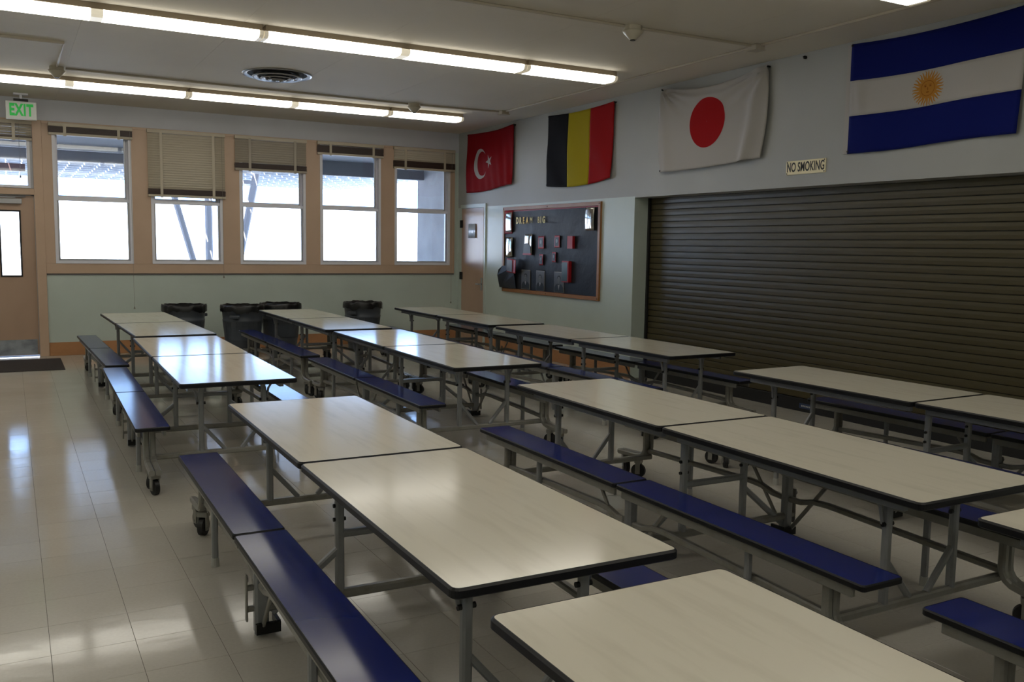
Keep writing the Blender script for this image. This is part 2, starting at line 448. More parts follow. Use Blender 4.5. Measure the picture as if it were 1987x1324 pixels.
# peach surround, 25 mm proud
tr = MB(); F = YW - 0.025
tr.box((0.44, F, 1.145), (6.64, YW, WZ0), c=0.003)
tr.box((0.44, F, WZ1), (6.64, YW, 3.215), c=0.003)
xs2 = [0.44] + [q for w in WIN for q in w] + [6.64]
for a, b in zip(xs2[0::2], xs2[1::2]): tr.box((a, F, WZ0), (b, YW, WZ1))
tr.build('trim_1', 'orange', kind='structure')
tr = MB()
tr.box((0.325, F - 0.01, 0), (0.44, YW, 3.215), c=0.003)
tr.box((-0.72, F - 0.01, 0), (-0.605, YW, 3.215), c=0.003)
tr.box((-0.605, F - 0.01, TZ1), (0.325, YW, 3.215), c=0.003)
tr.box((-0.605, F - 0.01, DZ + 0.01), (0.325, YW, TZ0 - 0.005), c=0.003)
tr.build('trim_2', 'orange', kind='structure')
box('trim_shadow_line', (0.44, YW - 0.012, 1.125), (6.64, YW, 1.1445), 'soffit', kind='structure')  # dark grey strip painting in the shadow line under the peach surround
box('baseboard_back', (0.442, YW - 0.018, 0), (XW - 0.02, YW, 0.185), 'orange_base', c=0.003, kind='structure')

# right wall with shutter opening
SY1, SY0, SZ = 9.0, 2.0, 2.235
wr = MB()
wr.box((XW, SY1, 0), (XW + 0.26, YW + TH, 2.25), 1)
wr.box((XW, SY1, 2.25), (XW + 0.26, YW + TH, ZC), 0)
wr.box((XW, YF - TH, SZ), (XW + 0.26, SY1, ZC), 0)
wr.box((XW, YF - TH, 0), (XW + 0.26, SY0, SZ), 1)
wr.box((XW + 0.26, YF - TH, 0), (XW + 0.5, YW + TH, ZC), 0)
wall_right = wr.build('wall_right', ['wall_grey', 'wall_green'], kind='structure')
box('wall_left', (XL - TH, YF - TH, 0), (XL, YW + TH, ZC), 'wall_green', kind='structure')
box('wall_front', (XL, YF - TH, 0), (XW, YF, ZC), 'wall_green', kind='structure')
br = MB()
br.box((XW - 0.018, SY1, 0), (XW, 12.90, 0.17), c=0.003)
br.build('baseboard_right', 'orange_base', kind='structure')

# windows ------------------------------------------------------------
def frame_ring(mb, x0, x1, z0, z1, y0, y1, w):
    mb.box((x0, y0, z0), (x0 + w, y1, z1)); mb.box((x1 - w, y0, z0), (x1, y1, z1))
    mb.box((x0 + w, y0, z0), (x1 - w, y1, z0 + w)); mb.box((x0 + w, y0, z1 - w), (x1 - w, y1, z1))
for n, (a, b) in enumerate(WIN):
    w = empty('window_%d' % (n + 1), ((a + b) / 2, YW, WZ0), kind='structure')
    hw = (b - a) / 2; H = WZ1 - WZ0
    m = MB(); frame_ring(m, -hw, hw, 0, H, -0.035, 0.10, 0.038); m.build('window_frame', 'white_frame', w)
    m = MB(); frame_ring(m, -hw + 0.038, hw - 0.038, 0.91, H - 0.038, 0.055, 0.085, 0.03); m.build('upper_sash', 'white_frame', w)
    m = MB(); frame_ring(m, -hw + 0.038, hw - 0.038, 0.038, 0.89, 0.015, 0.05, 0.026); m.build('lower_sash', 'grey_frame', w)
    box('meeting_rail', (-hw + 0.038, 0.0, 0.865), (hw - 0.038, 0.06, 0.91), 'white_frame', w)
    box('window_track', (hw - 0.09, 0.03, 0.91), (hw - 0.068, 0.055, H - 0.04), 'grey_frame', w)
    box('pane', (-hw + 0.06, 0.068, 0.935), (hw - 0.06, 0.073, H - 0.06), 'glass', w)
    box('pane', (-hw + 0.06, 0.03, 0.06), (hw - 0.06, 0.035, 0.87), 'glass', w)
w = empty('window_6', ((TX0 + TX1) / 2, YW, TZ0), kind='structure')
hw = (TX1 - TX0) / 2; H = TZ1 - TZ0
m = MB(); frame_ring(m, -hw, hw, 0, H, -0.03, 0.08, 0.035); m.build('window_frame', 'white_frame', w)
box('pane', (-hw + 0.03, 0.04, 0.03), (hw - 0.03, 0.045, H - 0.03), 'glass', w)

# exit door ------------------------------------------------------------
d = empty('door_1', (DX0, YW, 0), kind='structure')
W = DX1 - DX0; L0, L1, LZ0, LZ1 = 0.51, 0.735, 1.12, 1.98
m = MB()
m.box((0.0005, 0.03, 0.02), (L0, 0.075, DZ - 0.0005)); m.box((L1, 0.03, 0.02), (W - 0.0005, 0.075, DZ - 0.0005))
m.box((L0, 0.03, 0.02), (L1, 0.075, LZ0)); m.box((L0, 0.03, LZ1), (L1, 0.075, DZ - 0.0005))
m.build('door_leaf', 'door', d)
m = MB(); frame_ring(m, L0 - 0.02, L1 + 0.02, LZ0 - 0.02, LZ1 + 0.02, 0.018, 0.032, 0.022); m.build('lite_frame', 'black', d)
box('pane', (L0, 0.05, LZ0), (L1, 0.056, LZ1), 'glass', d)
box('kick_plate', (0.02, 0.024, 0.03), (W - 0.02, 0.031, 0.235), 'kick', d, label='scuffed grey metal kick plate')
m = MB(); m.box((0.42, -0.03, 2.085), (0.775, 0.03, 2.155), c=0.006); m.box((0.30, -0.012, 2.165), (0.70, 0.006, 2.175)); m.build('door_closer', 'grey_frame', d)
box('stop_strip', (0.0, 0.0, 2.175), (W - 0.1, 0.028, 2.198), 'soffit', d)

# narrow door in the right wall -------------------------------------------
d = empty('door_2', (XW, 13.39, 0), kind='structure')
m = MB(); m.box((-0.022, -0.40, 0.01), (0, 0.40, 2.235), c=0.002); m.build('door_leaf', 'door', d)
m = MB(); m.box((-0.02, 0.405, 0), (0, 0.455, 2.30)); m.box((-0.02, -0.455, 0), (0, -0.405, 2.30)); m.box((-0.02, -0.405, 2.243), (0, 0.405, 2.30)); m.build('door_frame', 'wall_green', d)
for z in (1.92, 1.05, 0.25):
    m = MB(); m.box((-0.034, 0.355, z), (-0.02, 0.455, z + 0.125)); m.cyl((-0.036, 0.402, z), 0.009, 0.125, n=8); m.build('hinge', 'bolt', d)
m = MB(); m.box((-0.03, -0.385, 0.90), (-0.0222, -0.335, 1.10)); m.build('escutcheon', 'chrome', d)
m = MB(); m.cyl((-0.075, -0.36, 1.0), 0.012, 0.05, 'x', 10); m.box((-0.082, -0.36, 0.99), (-0.066, -0.235, 1.01), c=0.003); m.build('door_lever', 'chrome', d)
o = MB()
N = 8
for i in range(N + 1):
    for j in range(2):
        y = 13.53 - 0.28 * i / N; z = (1.98, 1.745)[j]
        o.v.append((XW - 0.026 - 0.012 * abs(math.sin(i * 0.9)) - 0.004 * j, y, z))
o.f = [(2 * i, 2 * i + 1, 2 * i + 3, 2 * i + 2) for i in range(N)]; o.mi = [0] * N; o.sm = [True] * N
nt_ = o.build('paper_notice', 'shiny_paper', label='small shiny paper notice taped on the narrow tan door', cat='notice')
nt_.modifiers.new('thickness', 'SOLIDIFY').thickness = 0.001

# rolling shutter ------------------------------------------------------------
sh = empty('roller_shutter', (XW + 0.25, (SY0 + SY1) / 2, 0), label='long closed olive brown roller shutter of horizontal slats in right wall', cat='shutter')
hy = (SY1 - SY0) / 2 - 0.004
prof = []
PH = 0.0725
m = MB(); ps = [(0.0, 0.0), (-0.014, 0.001), (-0.0165, 0.004), (-0.018, 0.036), (-0.0165, PH - 0.009), (-0.014, PH - 0.006), (0.0, PH - 0.004), (0.006, PH - 0.004), (0.006, 0.0)]
vs = [(x, -hy + 0.02, z) for x, z in ps] + [(x, hy - 0.03, z) for x, z in ps]; n = len(ps)
m.add(vs, [(i, (i + 1) % n, n + (i + 1) % n, n + i) for i in range(n)] + [tuple(range(n)), tuple(range(2 * n - 1, n - 1, -1))])
base = 0.135; k = 0; s0 = None
while base + (k + 1) * PH < SZ + 0.02:
    if s0 is None: s0 = m.build('shutter_slat', 'shutter', sh); s0.location = (0, 0, base)
    else: share(s0, 'shutter_slat', sh, (0, 0, base + k * PH))
    k += 1
box('slat_backing', (-0.001, -hy, 0.1), (0.009, hy, SZ + 0.0), 'black', sh)
box('bottom_bar', (-0.03, -hy, 0.0), (-0.002, hy, 0.13), 'black', sh, c=0.004, label='black rubber bottom bar')
box('guide_rail', (-0.05, hy - 0.03, 0), (-0.022, hy, SZ), 'black', sh); box('guide_rail', (-0.05, -hy, 0), (-0.022, -hy + 0.03, SZ), 'black', sh)
m = MB(); m.box((-0.0345, 2.72 - 3.95 + 2.0 - 0.0, 0.035), (-0.0305, 2.72 - 3.95 + 2.16, 0.085)); lb = m.build('maker_label', 'label_blue', sh)
for i in range(4):
    pass
m = MB()
for i in range(6):
    m.box((-0.0355, 0.79 + i * 0.02, 0.052), (-0.0346, 0.802 + i * 0.02, 0.068))
m.build('label_print', 'label_white', lb)

# ------------------------------------------------------------------ outside
box('ground', (-30, YW + TH, -0.2), (40, 60, -0.03), 'concrete', kind='structure')
m = MB(); m.box((-6, YW + TH, 3.08), (8, 15.75, 3.22)); m.build('patio_soffit', 'soffit', kind='structure')
box('patio_beam', (-6, 15.75, 2.83), (7.0, 15.95, 3.25), 'beam', kind='structure')
box('stucco_wall', (6.85, YW + TH, -0.2), (7.25, 16.05, 4.2), 'stucco', kind='structure')
lt = MB()
for i in range(55): lt.box((-6 + i * 0.25, 15.96, 3.04), (-6 + i * 0.25 + 0.225, 22.5, 3.07))
for j in range(12): lt.box((-6, 16.1 + j * 0.55, 2.97), (7.6, 16.16 + j * 0.55, 3.035))
lt.build('patio_lattice', 'lattice', kind='structure')
def post(name, pts, w, label):
    MB().sweep(pts, w, w).build(name, 'post', label=label, cat='post', group='patio posts beyond the windows')
box('eave_pipe', (-1.5, 14.98, 2.93), (1.74, 15.02, 2.965), 'lattice', kind='structure')
post('patio_post', [(3.38, 18.1, -0.03), (3.38, 18.1, 2.96)], 0.13, 'upright grey patio post seen through the second window')
post('patio_post', [(3.46, 18.3, -0.03), (2.66, 18.3, 2.96)], 0.11, 'slanting grey patio post left of the upright one, second window')
post('patio_post', [(3.70, 18.2, -0.03), (4.32, 18.2, 2.96)], 0.13, 'slanting grey patio post seen through the third window')
box('patio_crossbar', (3.2, 18.14, 2.76), (4.29, 18.26, 2.83), 'post', kind='structure')
box('far_building', (-12, 34, -0.03), (26, 36, 3.0), 'far_wall', label='bright white far building across the yard, washed out by sun', cat='building')
box('fascia_board', (-3.0, 16.95, 2.72), (0.28, 17.05, 2.84), 'brown_beam', label='brown board outside seen through the transom over the door', cat='board')
mo = bpy.data.objects['fascia_board']
# roof over the building keeps the sun off the ceiling
box('roof', (XL - TH, YF - TH, ZC + 0.32), (XW + 0.5, YW + TH + 0.3, ZC + 0.42), 'soffit', kind='structure')

# ------------------------------------------------------------------ lamps
def lamp(x0, x1, yc, label):
    r = empty('ceiling_lamp', ((x0 + x1) / 2, yc, ZC), label=label, cat='ceiling light', group='fluorescent ceiling lamps')
    h = (x1 - x0) / 2 - 0.004
    m = MB(); m.box((-h + 0.01, -0.118, -0.05), (h - 0.01, 0.118, 0), c=0.003); m.build('housing', 'housing', r)
    def lens(xa, xb, name, mt):
        ps = [(-0.117, -0.050), (-0.124, -0.066), (-0.116, -0.092), (-0.080, -0.108), (0.080, -0.108), (0.116, -0.092), (0.124, -0.066), (0.117, -0.050)]
        n = len(ps); m = MB()
        m.add([(xa, y, z) for y, z in ps] + [(xb, y, z) for y, z in ps], [(i, (i + 1) % n, n + (i + 1) % n, n + i) for i in range(n)] + [tuple(range(n)), tuple(range(2 * n - 1, n - 1, -1))])
        return m.build(name, mt, r)
    e = 0.035
    lens(-h, -h + e, 'end_cap', 'endcap'); lens(h - e, h, 'end_cap', 'endcap')
    if x1 - x0 > 2:
        lens(-h + e, -0.045, 'lens', 'lens'); lens(0.045, h - e, 'lens', 'lens'); lens(-0.045, 0.045, 'socket_cover', 'lens_dim')
    else:
        lens(-h + e, h - e, 'lens', 'lens')
    return r
rows = [(8.225, 'near'), (11.98, 'far')]
for yc, w in rows:
    word = 'nearer row of tubes' if w == 'near' else 'row nearest the windows'
    lamp(4.66, 5.78, yc, 'short lit lamp at the right end of the %s' % word)
    lamp(2.01, 4.66, yc, 'long lit lamp next to the short end one in the %s' % word)
    lamp(-0.64, 2.01, yc, 'long lit lamp at the left picture edge in the %s' % word)
    lamp(-3.29, -0.64, yc, 'lit lamp left of the picture in the %s' % word)
for yc, wd in ((4.42, 'the row over the near tables'), (0.60, 'the row above the camera'), (-3.1, 'the row behind the camera')):
    xs_ = (4.66, 2.01, -0.64, -3.29)
    lamp(4.66, 5.78, yc, 'short lit lamp whose end shows at the top right edge' if yc > 4 else 'short lamp at the right end of ' + wd)
    for q, a in enumerate(xs_[1:]):
        lamp(a, a + 2.65, yc, ('first', 'second', 'third')[q] + ' long lamp in ' + wd)

# ------------------------------------------------------------------ mobile bench tables
TZ = 0.70; TW = 0.762; TL = 1.546; BZ = 0.43; BX = 0.545; BW = 0.215
def rrect(x0, x1, y0, y1, r, n=4):
    pts = []
    for cx, cy, a0 in ((x1 - r, y1 - r, 0), (x0 + r, y1 - r, 90), (x0 + r, y0 + r, 180), (x1 - r, y0 + r, 270)):
        for i in range(n + 1):
            a = math.radians(a0 + 90 * i / n); pts.append((cx + r * math.cos(a), cy + r * math.sin(a)))
    return pts
def slab(x0, x1, y0, y1, z0, z1, r, name, mtop, parent, band=0.006):
    P = rrect(x0 + band, x1 - band, y0 + band, y1 - band, r); n = len(P)
    m = MB(); m.add([(a, b, z0) for a, b in P] + [(a, b, z1) for a, b in P],
                    [(i, (i + 1) % n, n + (i + 1) % n, n + i) for i in range(n)] + [tuple(range(n - 1, -1, -1)), tuple(range(n, 2 * n))])
    o = m.build(name, mtop, parent)
    Q = rrect(x0, x1, y0, y1, r + band); h = (z1 - z0)
    m = MB(); rings = [[(a, b, z0 - 0.001) for a, b in P], [(a, b, z0 + h * 0.12) for a, b in Q], [(a, b, z1 - h * 0.2) for a, b in Q], [(a, b, z1 + 0.0006) for a, b in P]]
    P2 = rrect(x0 + band + 0.002, x1 - band - 0.002, y0 + band + 0.002, y1 - band - 0.002, r)
    rings.append([(a, b, z1 + 0.0006) for a, b in P2]); rings.append([(a, b, z0 - 0.001) for a, b in P2])
    vs = [q for ring in rings for q in ring]; fs = []
    for k in range(len(rings)):
        k2 = (k + 1) % len(rings)
        for i in range(n): fs.append((k * n + i, k * n + (i + 1) % n, k2 * n + (i + 1) % n, k2 * n + i))
    m.add(vs, fs, 0); m.build('edge_band', 'edge', o)
    return o

def build_table():
    t = empty('mobile_bench_table')
    for s in (-1, 1):
        y0, y1 = (0.007, TL) if s > 0 else (-TL, -0.007)
        slab(-TW / 2, TW / 2, y0, y1, TZ - 0.03, TZ, 0.022, 'tabletop', 'laminate', t)
        for sx in (-1, 1):
            m = MB(); m.box((sx * 0.285, s * 0.06, TZ - 0.072), (sx * 0.315, s * 1.42, TZ - 0.0315), c=0.003)
            m.build('apron_rail', 'steel', t)
        # end frame: hooped pair of legs on a crossbar
        ye = s * 1.27
        for sx in (-1, 1):
            m = MB(); m.sweep([(sx * 0.21, ye, 0.185), (sx * 0.21, ye, 0.60), (sx * 0.202, ye, 0.635), (sx * 0.18, ye, 0.655), (sx * 0.15, ye, 0.662), (sx * 0.005, ye, 0.662)], 0.034, ref=(0, 1, 0))
            m.build('leg', 'steel', t)
            m = MB(); m.sweep([(sx * 0.205, ye, 0.37), (sx * 0.055, ye, 0.195)], 0.026, ref=(0, 1, 0)); m.build('leg_brace', 'steel', t)
            m = MB(); m.sweep([(sx * 0.232, ye - s * 0.005, 0.52), (sx * 0.245, ye - s * 0.01, 0.60), (sx * 0.285, ye - s * 0.02, 0.655)], 0.014, ref=(0, 1, 0)); m.build('hinge_bracket', 'steel', t)
            m = MB(); m.cyl((sx * 0.21 - 0.03, ye, 0.525), 0.010, 0.06, 'x', 8); m.build('bolt', 'bolt', t)
        MB().sweep([(-0.545, ye, 0.18), (0.545, ye, 0.18)], 0.036).build('crossbar', 'steel_lower', t)
    # middle frame
    for sx in (-1, 1):
        m = MB(); m.sweep([(sx * 0.21, 0, 0.12), (sx * 0.21, 0, 0.655)], 0.036, ref=(0, 1, 0)); m.build('leg', 'steel', t)
        m = MB(); m.sweep([(sx * 0.215, 0, 0.31), (sx * 0.50, 0, 0.08)], 0.030, ref=(0, 1, 0)); m.build('leg_brace', 'steel', t)
        for z in (0.50, 0.44):
            m = MB(); m.cyl((sx * 0.21 - 0.027, 0, z), 0.009, 0.054, 'x', 8); m.build('bolt', 'bolt', t)
    MB().sweep([(-0.21, 0, 0.375), (0.21, 0, 0.375)], 0.032).build('crossbar', 'steel', t)
    MB().sweep([(-0.53, 0, 0.11), (0.53, 0, 0.11)], 0.04).build('crossbar', 'steel_lower', t)
    # benches
    for sx in (-1, 1):
        bx = sx * BX
        for s in (-1, 1):
            y0, y1 = (0.007, TL - 0.01) if s > 0 else (-TL + 0.01, -0.007)
            slab(bx - BW / 2, bx + BW / 2, y0, y1, BZ - 0.024, BZ, 0.014, 'bench_seat', 'blue_seat', t, 0.004)
            for q in (-1, 1):
                m = MB(); m.box((bx + q * 0.078 - 0.009, s * 0.03, BZ - 0.068), (bx + q * 0.078 + 0.009, s * 1.47, BZ - 0.0255), c=0.003)
                m.build('bench_rail', 'steel_lower', t)
            m = MB(); m.box((bx - 0.07, s * 1.30 - 0.02, BZ - 0.05), (bx + 0.07, s * 1.30 + 0.02, BZ - 0.0255)); m.build('bench_bracket', 'steel_lower', t)
            # twin bent caster tubes
            for q in (-1, 1):
                xx = bx + q * 0.020
                path = [(xx, s * 1.30, BZ - 0.04), (xx, s * 1.30, 0.24)]
                for a in (20, 45, 70): path.append((xx, s * (1.30 + 0.075 * (1 - math.cos(math.radians(a)))), 0.24 - 0.075 * math.sin(math.radians(a))))
                path += [(xx, s * 1.40, 0.160), (xx, s * 1.612, 0.152)]
                MB().sweep(path, 0.036, ref=(1, 0, 0)).build('caster_tube', 'steel_lower', t)
            for yc, ry in ((1.405, 0.6), (1.555, -0.3)):
                c = empty('caster', (bx, s * yc, 0), ry * sx, parent=t)
                m = MB(); m.cyl((-0.014, 0, 0.05), 0.05, 0.028, 'x', 24); m.build('wheel', 'rubber', c)
                m = MB(); m.box((-0.026, -0.017, 0.03), (-0.019, 0.017, 0.112)); m.box((0.019, -0.017, 0.03), (0.026, 0.017, 0.112)); m.box((-0.03, -0.022, 0.106), (0.03, 0.022, 0.134)); m.cyl((-0.03, 0, 0.045), 0.007, 0.06, 'x', 8)
                m.build('caster_fork', 'steel_lower', c)
            # bench leg near the end
            m = MB(); m.sweep([(bx + sx * 0.03, s * 0.88, 0.012), (bx + sx * 0.03, s * 0.88, BZ - 0.03)], 0.030, ref=(0, 1, 0))
            m.build('bench_leg', 'steel', t)
            m = MB(); m.cyl((bx + sx * 0.03, s * 0.88, 0.0), 0.022, 0.045, n=12, r2=0.019); m.build('foot_cap', 'pale_foot', t)
            # low rail from caster tube to centre post, with its kink
            m = MB(); m.sweep([(bx, s * 1.29, 0.215), (bx, s * 0.30, 0.245), (bx, s * 0.20, 0.24), (bx, s * 0.11, 0.215), (bx, s * 0.03, 0.212)], 0.030, 0.034, ref=(1, 0, 0))
            m.build('low_rail', 'steel_lower', t)
            m = MB(); m.sweep([(bx, s * 0.03, 0.035), (bx, s * 0.30, BZ - 0.06)], 0.022, 0.012, ref=(1, 0, 0)); m.build('strut', 'steel_lower', t)
        m = MB(); m.sweep([(bx, 0, 0.012), (bx, 0, BZ - 0.03)], 0.058, 0.05, ref=(0, 1, 0)); m.cyl((bx, 0, 0), 0.028, 0.02, n=14)
        m.build('centre_post', 'steel', t)
        m = MB(); m.box((bx - sx * 0.02 - 0.05, -0.05, 0.012), (bx - sx * 0.02 + 0.05, -0.03, 0.055)); m.box((bx - sx * 0.07, -0.045, 0.03), (bx - sx * 0.055, 0.045, 0.06)); m.build('pivot_foot', 'bolt', t)
        m = MB(); m.box((bx + sx * 0.055, -0.012, 0.06), (bx + sx * 0.063, 0.012, 0.26), c=0.002); m.box((bx + sx * 0.03, -0.01, 0.10), (bx + sx * 0.058, 0.01, 0.12)); m.box((bx + sx * 0.03, -0.01, 0.19), (bx + sx * 0.058, 0.01, 0.21)); m.cyl((bx + sx * 0.059, 0.0, 0.24), 0.016, 0.006, 'x', 10)
        m.build('latch_lever', 'steel_lower', t)
    return t
TABLES = [
 ((1.3711, 0.3506, -0.0075), 'white-topped folding bench table nearest the camera, cut off by the bottom edge'),
 ((1.4019, 3.6194, -0.0168), 'white-topped folding bench table in the centre foreground, second of the left row'),
 ((1.3347, 7.5396, -0.0215), 'white-topped folding bench table with bright window glare, third of the left row'),
 ((1.3781, 10.7955, 0.0198), 'white-topped folding bench table farthest back in the left row, beside a trash can'),
 ((3.2600, 0.3200, -0.0100), 'white-topped folding bench table at lower right edge, only its far corner showing'),
 ((3.2731, 3.6024, -0.0119), 'large white-topped folding bench table in the right foreground, middle row'),
 ((3.2908, 7.5717, -0.0177), 'white-topped folding bench table in the middle of the room, third of middle row'),
 ((3.3136, 10.8421, -0.0085), 'white-topped folding bench table farthest back in the middle row, before two trash cans'),
 ((5.1785, 3.5595, 0.0211), 'white-topped folding bench table at right edge in front of the roller shutter'),
 ((5.2551, 7.5456, 0.0200), 'white-topped folding bench table below the bulletin board, middle of the right row'),
 ((5.2594, 10.7924, -0.0153), 'white-topped folding bench table farthest back in the right row, near the narrow door'),
]
proto = build_table()
for n, ((x, y, a), lab) in enumerate(TABLES):
    o = proto if n == 0 else copy_tree(proto)
    o.location = (x, y, 0); o.rotation_euler = (0, 0, a)
    o['label'] = lab; o['category'] = 'table'; o['group'] = 'mobile bench tables in three rows'

# ------------------------------------------------------------------ trash cans
def can(x, y, seed, label, rz):
    rnd = random.Random(seed)
    t = empty('trash_can', (x, y, 0), rz, label=label, cat='trash can', group='trash cans along the window wall')
    prof = [(0.0, 0.0), (0.20, 0.0), (0.205, 0.02), (0.225, 0.22), (0.229, 0.225), (0.232, 0.245), (0.229, 0.25), (0.25, 0.50), (0.256, 0.505), (0.259, 0.53), (0.254, 0.535), (0.262, 0.64), (0.276, 0.645), (0.278, 0.685), (0.262, 0.69), (0.255, 0.64), (0.235, 0.25)]
    prof = [(q[0] * 1.06, q[1]) for q in prof]
    MB().lathe(prof, n=40).build('can_body', 'bin', t)
    ribs = MB()
    for i in range(20):
        a = 2 * math.pi * i / 20
        ribs.sweep([(0.240 * math.cos(a), 0.240 * math.sin(a), 0.24), (0.267 * math.cos(a), 0.267 * math.sin(a), 0.50)], 0.008, ref=(math.cos(a), math.sin(a), 0))
    ribs.build('ribs', 'bin', t)
    for s in (-1, 1):
        m = MB(); m.box((s * 0.285, -0.07, 0.56), (s * 0.325, 0.07, 0.60), c=0.006); m.build('handle', 'bin', t)
    ph = [rnd.uniform(0, 6.28) for _ in range(6)]
    def wob(r, z, a, j):
        w = math.sin(7 * a + ph[0]) * 0.5 + math.sin(13 * a + ph[1]) * 0.3 + math.sin(23 * a + ph[2]) * 0.25
        if j <= 1: return r + 0.006 * w, z + 0.022 * w + 0.012 * math.sin(3 * a + ph[3])
        if j <= 3: return r + 0.008 * w, z + 0.012 * w + 0.010 * math.sin(2 * a + ph[4])
        return r + 0.012 * w * (0.3 + (j - 3) * 0.2), z + 0.008 * w
    prof = [(0.302, 0.645), (0.301, 0.67), (0.300, 0.705), (0.293, 0.730), (0.275, 0.737), (0.25, 0.66), (0.235, 0.50), (0.22, 0.30), (0.12, 0.16), (0.0, 0.14)]
    MB().lathe(prof, n=72, wob=wob).build('bin_liner', 'bag', t)
    return t
can(2.12, 13.25, 1, 'dark trash can with sagging black liner, leftmost, behind the left row of tables', 0.4)
can(2.86, 12.97, 2, 'dark grey ribbed trash can with black liner, second from the left', 1.0)
can(3.47, 13.22, 3, 'dark trash can with puffy black liner behind a middle row tabletop', 0.2)
can(4.72, 13.18, 4, 'dark grey trash can with black liner standing alone, rightmost', 0.7)

# ------------------------------------------------------------------ floor mat
m = MB(); m.box((-0.95, 12.40, 0.0), (0.56, 13.60, 0.009), c=0.003)
m.build('door_mat', 'mat_brown', label='dark brown floor mat in front of the exit door', cat='mat')

# ------------------------------------------------------------------ venetian blinds
def blind(x0, x1, ztop, zstack, zbot, label, slatmat='cream', tapes=(0.2, 0.8), cord=None, tilt=62, skew=0.0):
    """slats between ztop and zstack, brown gathered stack zstack..zbot, rail under it"""
    cx = (x0 + x1) / 2; h = (x1 - x0) / 2
    t = empty('venetian_blind', (cx, YW - 0.055, ztop), label=label, cat='blind', group='venetian blinds over the windows')
    box('head_rail', (-h, -0.028, -0.048), (h, 0.022, 0.0), 'cream', t, c=0.003)
    z = -0.048; end = zstack - ztop; sl = None; n = 0
    mm = MB(); ca, sa = math.cos(math.radians(tilt)), math.sin(math.radians(tilt)); W = 0.040
    mm.add([(-h + 0.006, -W / 2 * ca, W / 2 * sa), (h - 0.006, -W / 2 * ca, W / 2 * sa), (h - 0.006, 0.002, 0.0025), (-h + 0.006, 0.002, 0.0025), (h - 0.006, W / 2 * ca, -W / 2 * sa), (-h + 0.006, W / 2 * ca, -W / 2 * sa)],
           [(0, 1, 2, 3), (3, 2, 4, 5)])
    while z - 0.034 > end - 0.01:
        z -= 0.034
        if sl is None:
            sl = mm.build('slat', slatmat, t); sl.location = (0, 0, z + 0.012)
            sl.modifiers.new('thickness', 'SOLIDIFY').thickness = 0.0012
        else:
            o = share(sl, 'slat', t, (0, 0, z + 0.012)); o.modifiers.new('thickness', 'SOLIDIFY').thickness = 0.0012
    zs, zb = zstack - ztop, zbot - ztop
    m = MB(); k = 0; nn = max(3, int((zs - zb - 0.035) / 0.0075))
    for k in range(nn):
        za = zb + 0.036 + k * (zs - zb - 0.036) / nn
        j = random.uniform(-0.004, 0.004)
        m.box((-h + 0.002 + j, -0.026 + j * 0.5, za), (h - 0.002 + j, 0.022, za + 0.0055))
    m.box((-h + 0.01, -0.015, zb + 0.03), (h - 0.01, 0.018, zs))
    m.build('gathered_slats', 'brown_stack', t)
    box('bottom_rail', (-h + 0.002, -0.026, zb), (h - 0.002, 0.022, zb + 0.034), slatmat, t, c=0.004)
    for f in tapes:
        xx = -h + f * 2 * h
        m = MB(); m.box((xx - 0.019, -0.0335, zb - 0.01), (xx + 0.019, -0.0320, -0.03)); m.build('ladder_tape', slatmat, t)
    if cord:
        m = MB(); m.sweep([(cord[0] - cx, -0.03, -0.04), (cord[0] - cx, -0.028, cord[1] - ztop)], 0.004, square=False, n=6); m.build('cord', 'cord', t)
        m = MB(); m.lathe([(0.0, 0.0), (0.012, 0.0), (0.008, 0.03), (0.0, 0.035)], (cord[0] - cx, -0.028, cord[1] - ztop - 0.02), n=10); m.build('cord_tassel', 'cord', t)
    return t
blind(0.52, 1.58, 3.195, 3.145, 3.03, 'fully raised blind with brown slat stack, leftmost full window', tapes=(0.19, 0.83), cord=(1.545, 0.66))
blind(1.77, 2.85, 3.200, 2.365, 2.25, 'half lowered cream blind reaching the middle of the second window', tapes=(0.17, 0.84), cord=(2.80, 1.10))
blind(2.99, 4.08, 3.200, 2.80, 2.69, 'partly lowered greyish cream blind of the third window', slatmat='cream_dull', tapes=(0.20, 0.83))
blind(4.25, 5.34, 3.205, 3.145, 3.00, 'raised blind with shiny dark slat stack, fourth window', tapes=(0.19, 0.84))
blind(5.52, 6.62, 3.205, 2.985, 2.85, 'short lowered cream blind of the rightmost window beside the corner', tapes=(0.18, 0.82), cord=(6.555, 0.66))
blind(-0.62, 0.325, 3.19, 2.98, 2.93, 'cream blind over the transom above the exit door', tapes=(0.23, 0.77), slatmat='cream', cord=(0.17, 2.45), tilt=40)

# ------------------------------------------------------------------ exit sign
t = empty('exit_sign', (0.205, 13.60, ZC), label='white exit sign with green letters hanging above the door', cat='sign')
box('sign_box', (-0.178, -0.03, -0.335), (0.178, 0.03, -0.105), 'exit_white', t, c=0.006)
box('canopy', (-0.085, -0.04, -0.022), (0.085, 0.04, 0), 'white_frame', t)
box('mounting_bracket', (-0.085, -0.025, -0.104), (0.085, 0.025, -0.072), 'black', t)
m = MB(); m.cyl((0, 0, -0.073), 0.018, 0.052, n=12); m.build('stem', 'white_frame', t)
text_mesh('lettering', 'EXIT', 0.205, 'exit_green', t, 0.0015, 0.60, 0.009, sp=1.12, mw=Matrix.Translation((0, -0.0315, -0.222)) @ Matrix.Rotation(math.radians(90), 4, 'X'))

# ------------------------------------------------------------------ wall text helper: right wall faces -x
RW = lambda y, z, off=0.0: Matrix.Translation((XW - off, y, z)) @ Matrix(((0, 0, -1, 0), (-1, 0, 0, 0), (0, 1, 0, 0), (0, 0, 0, 1)))
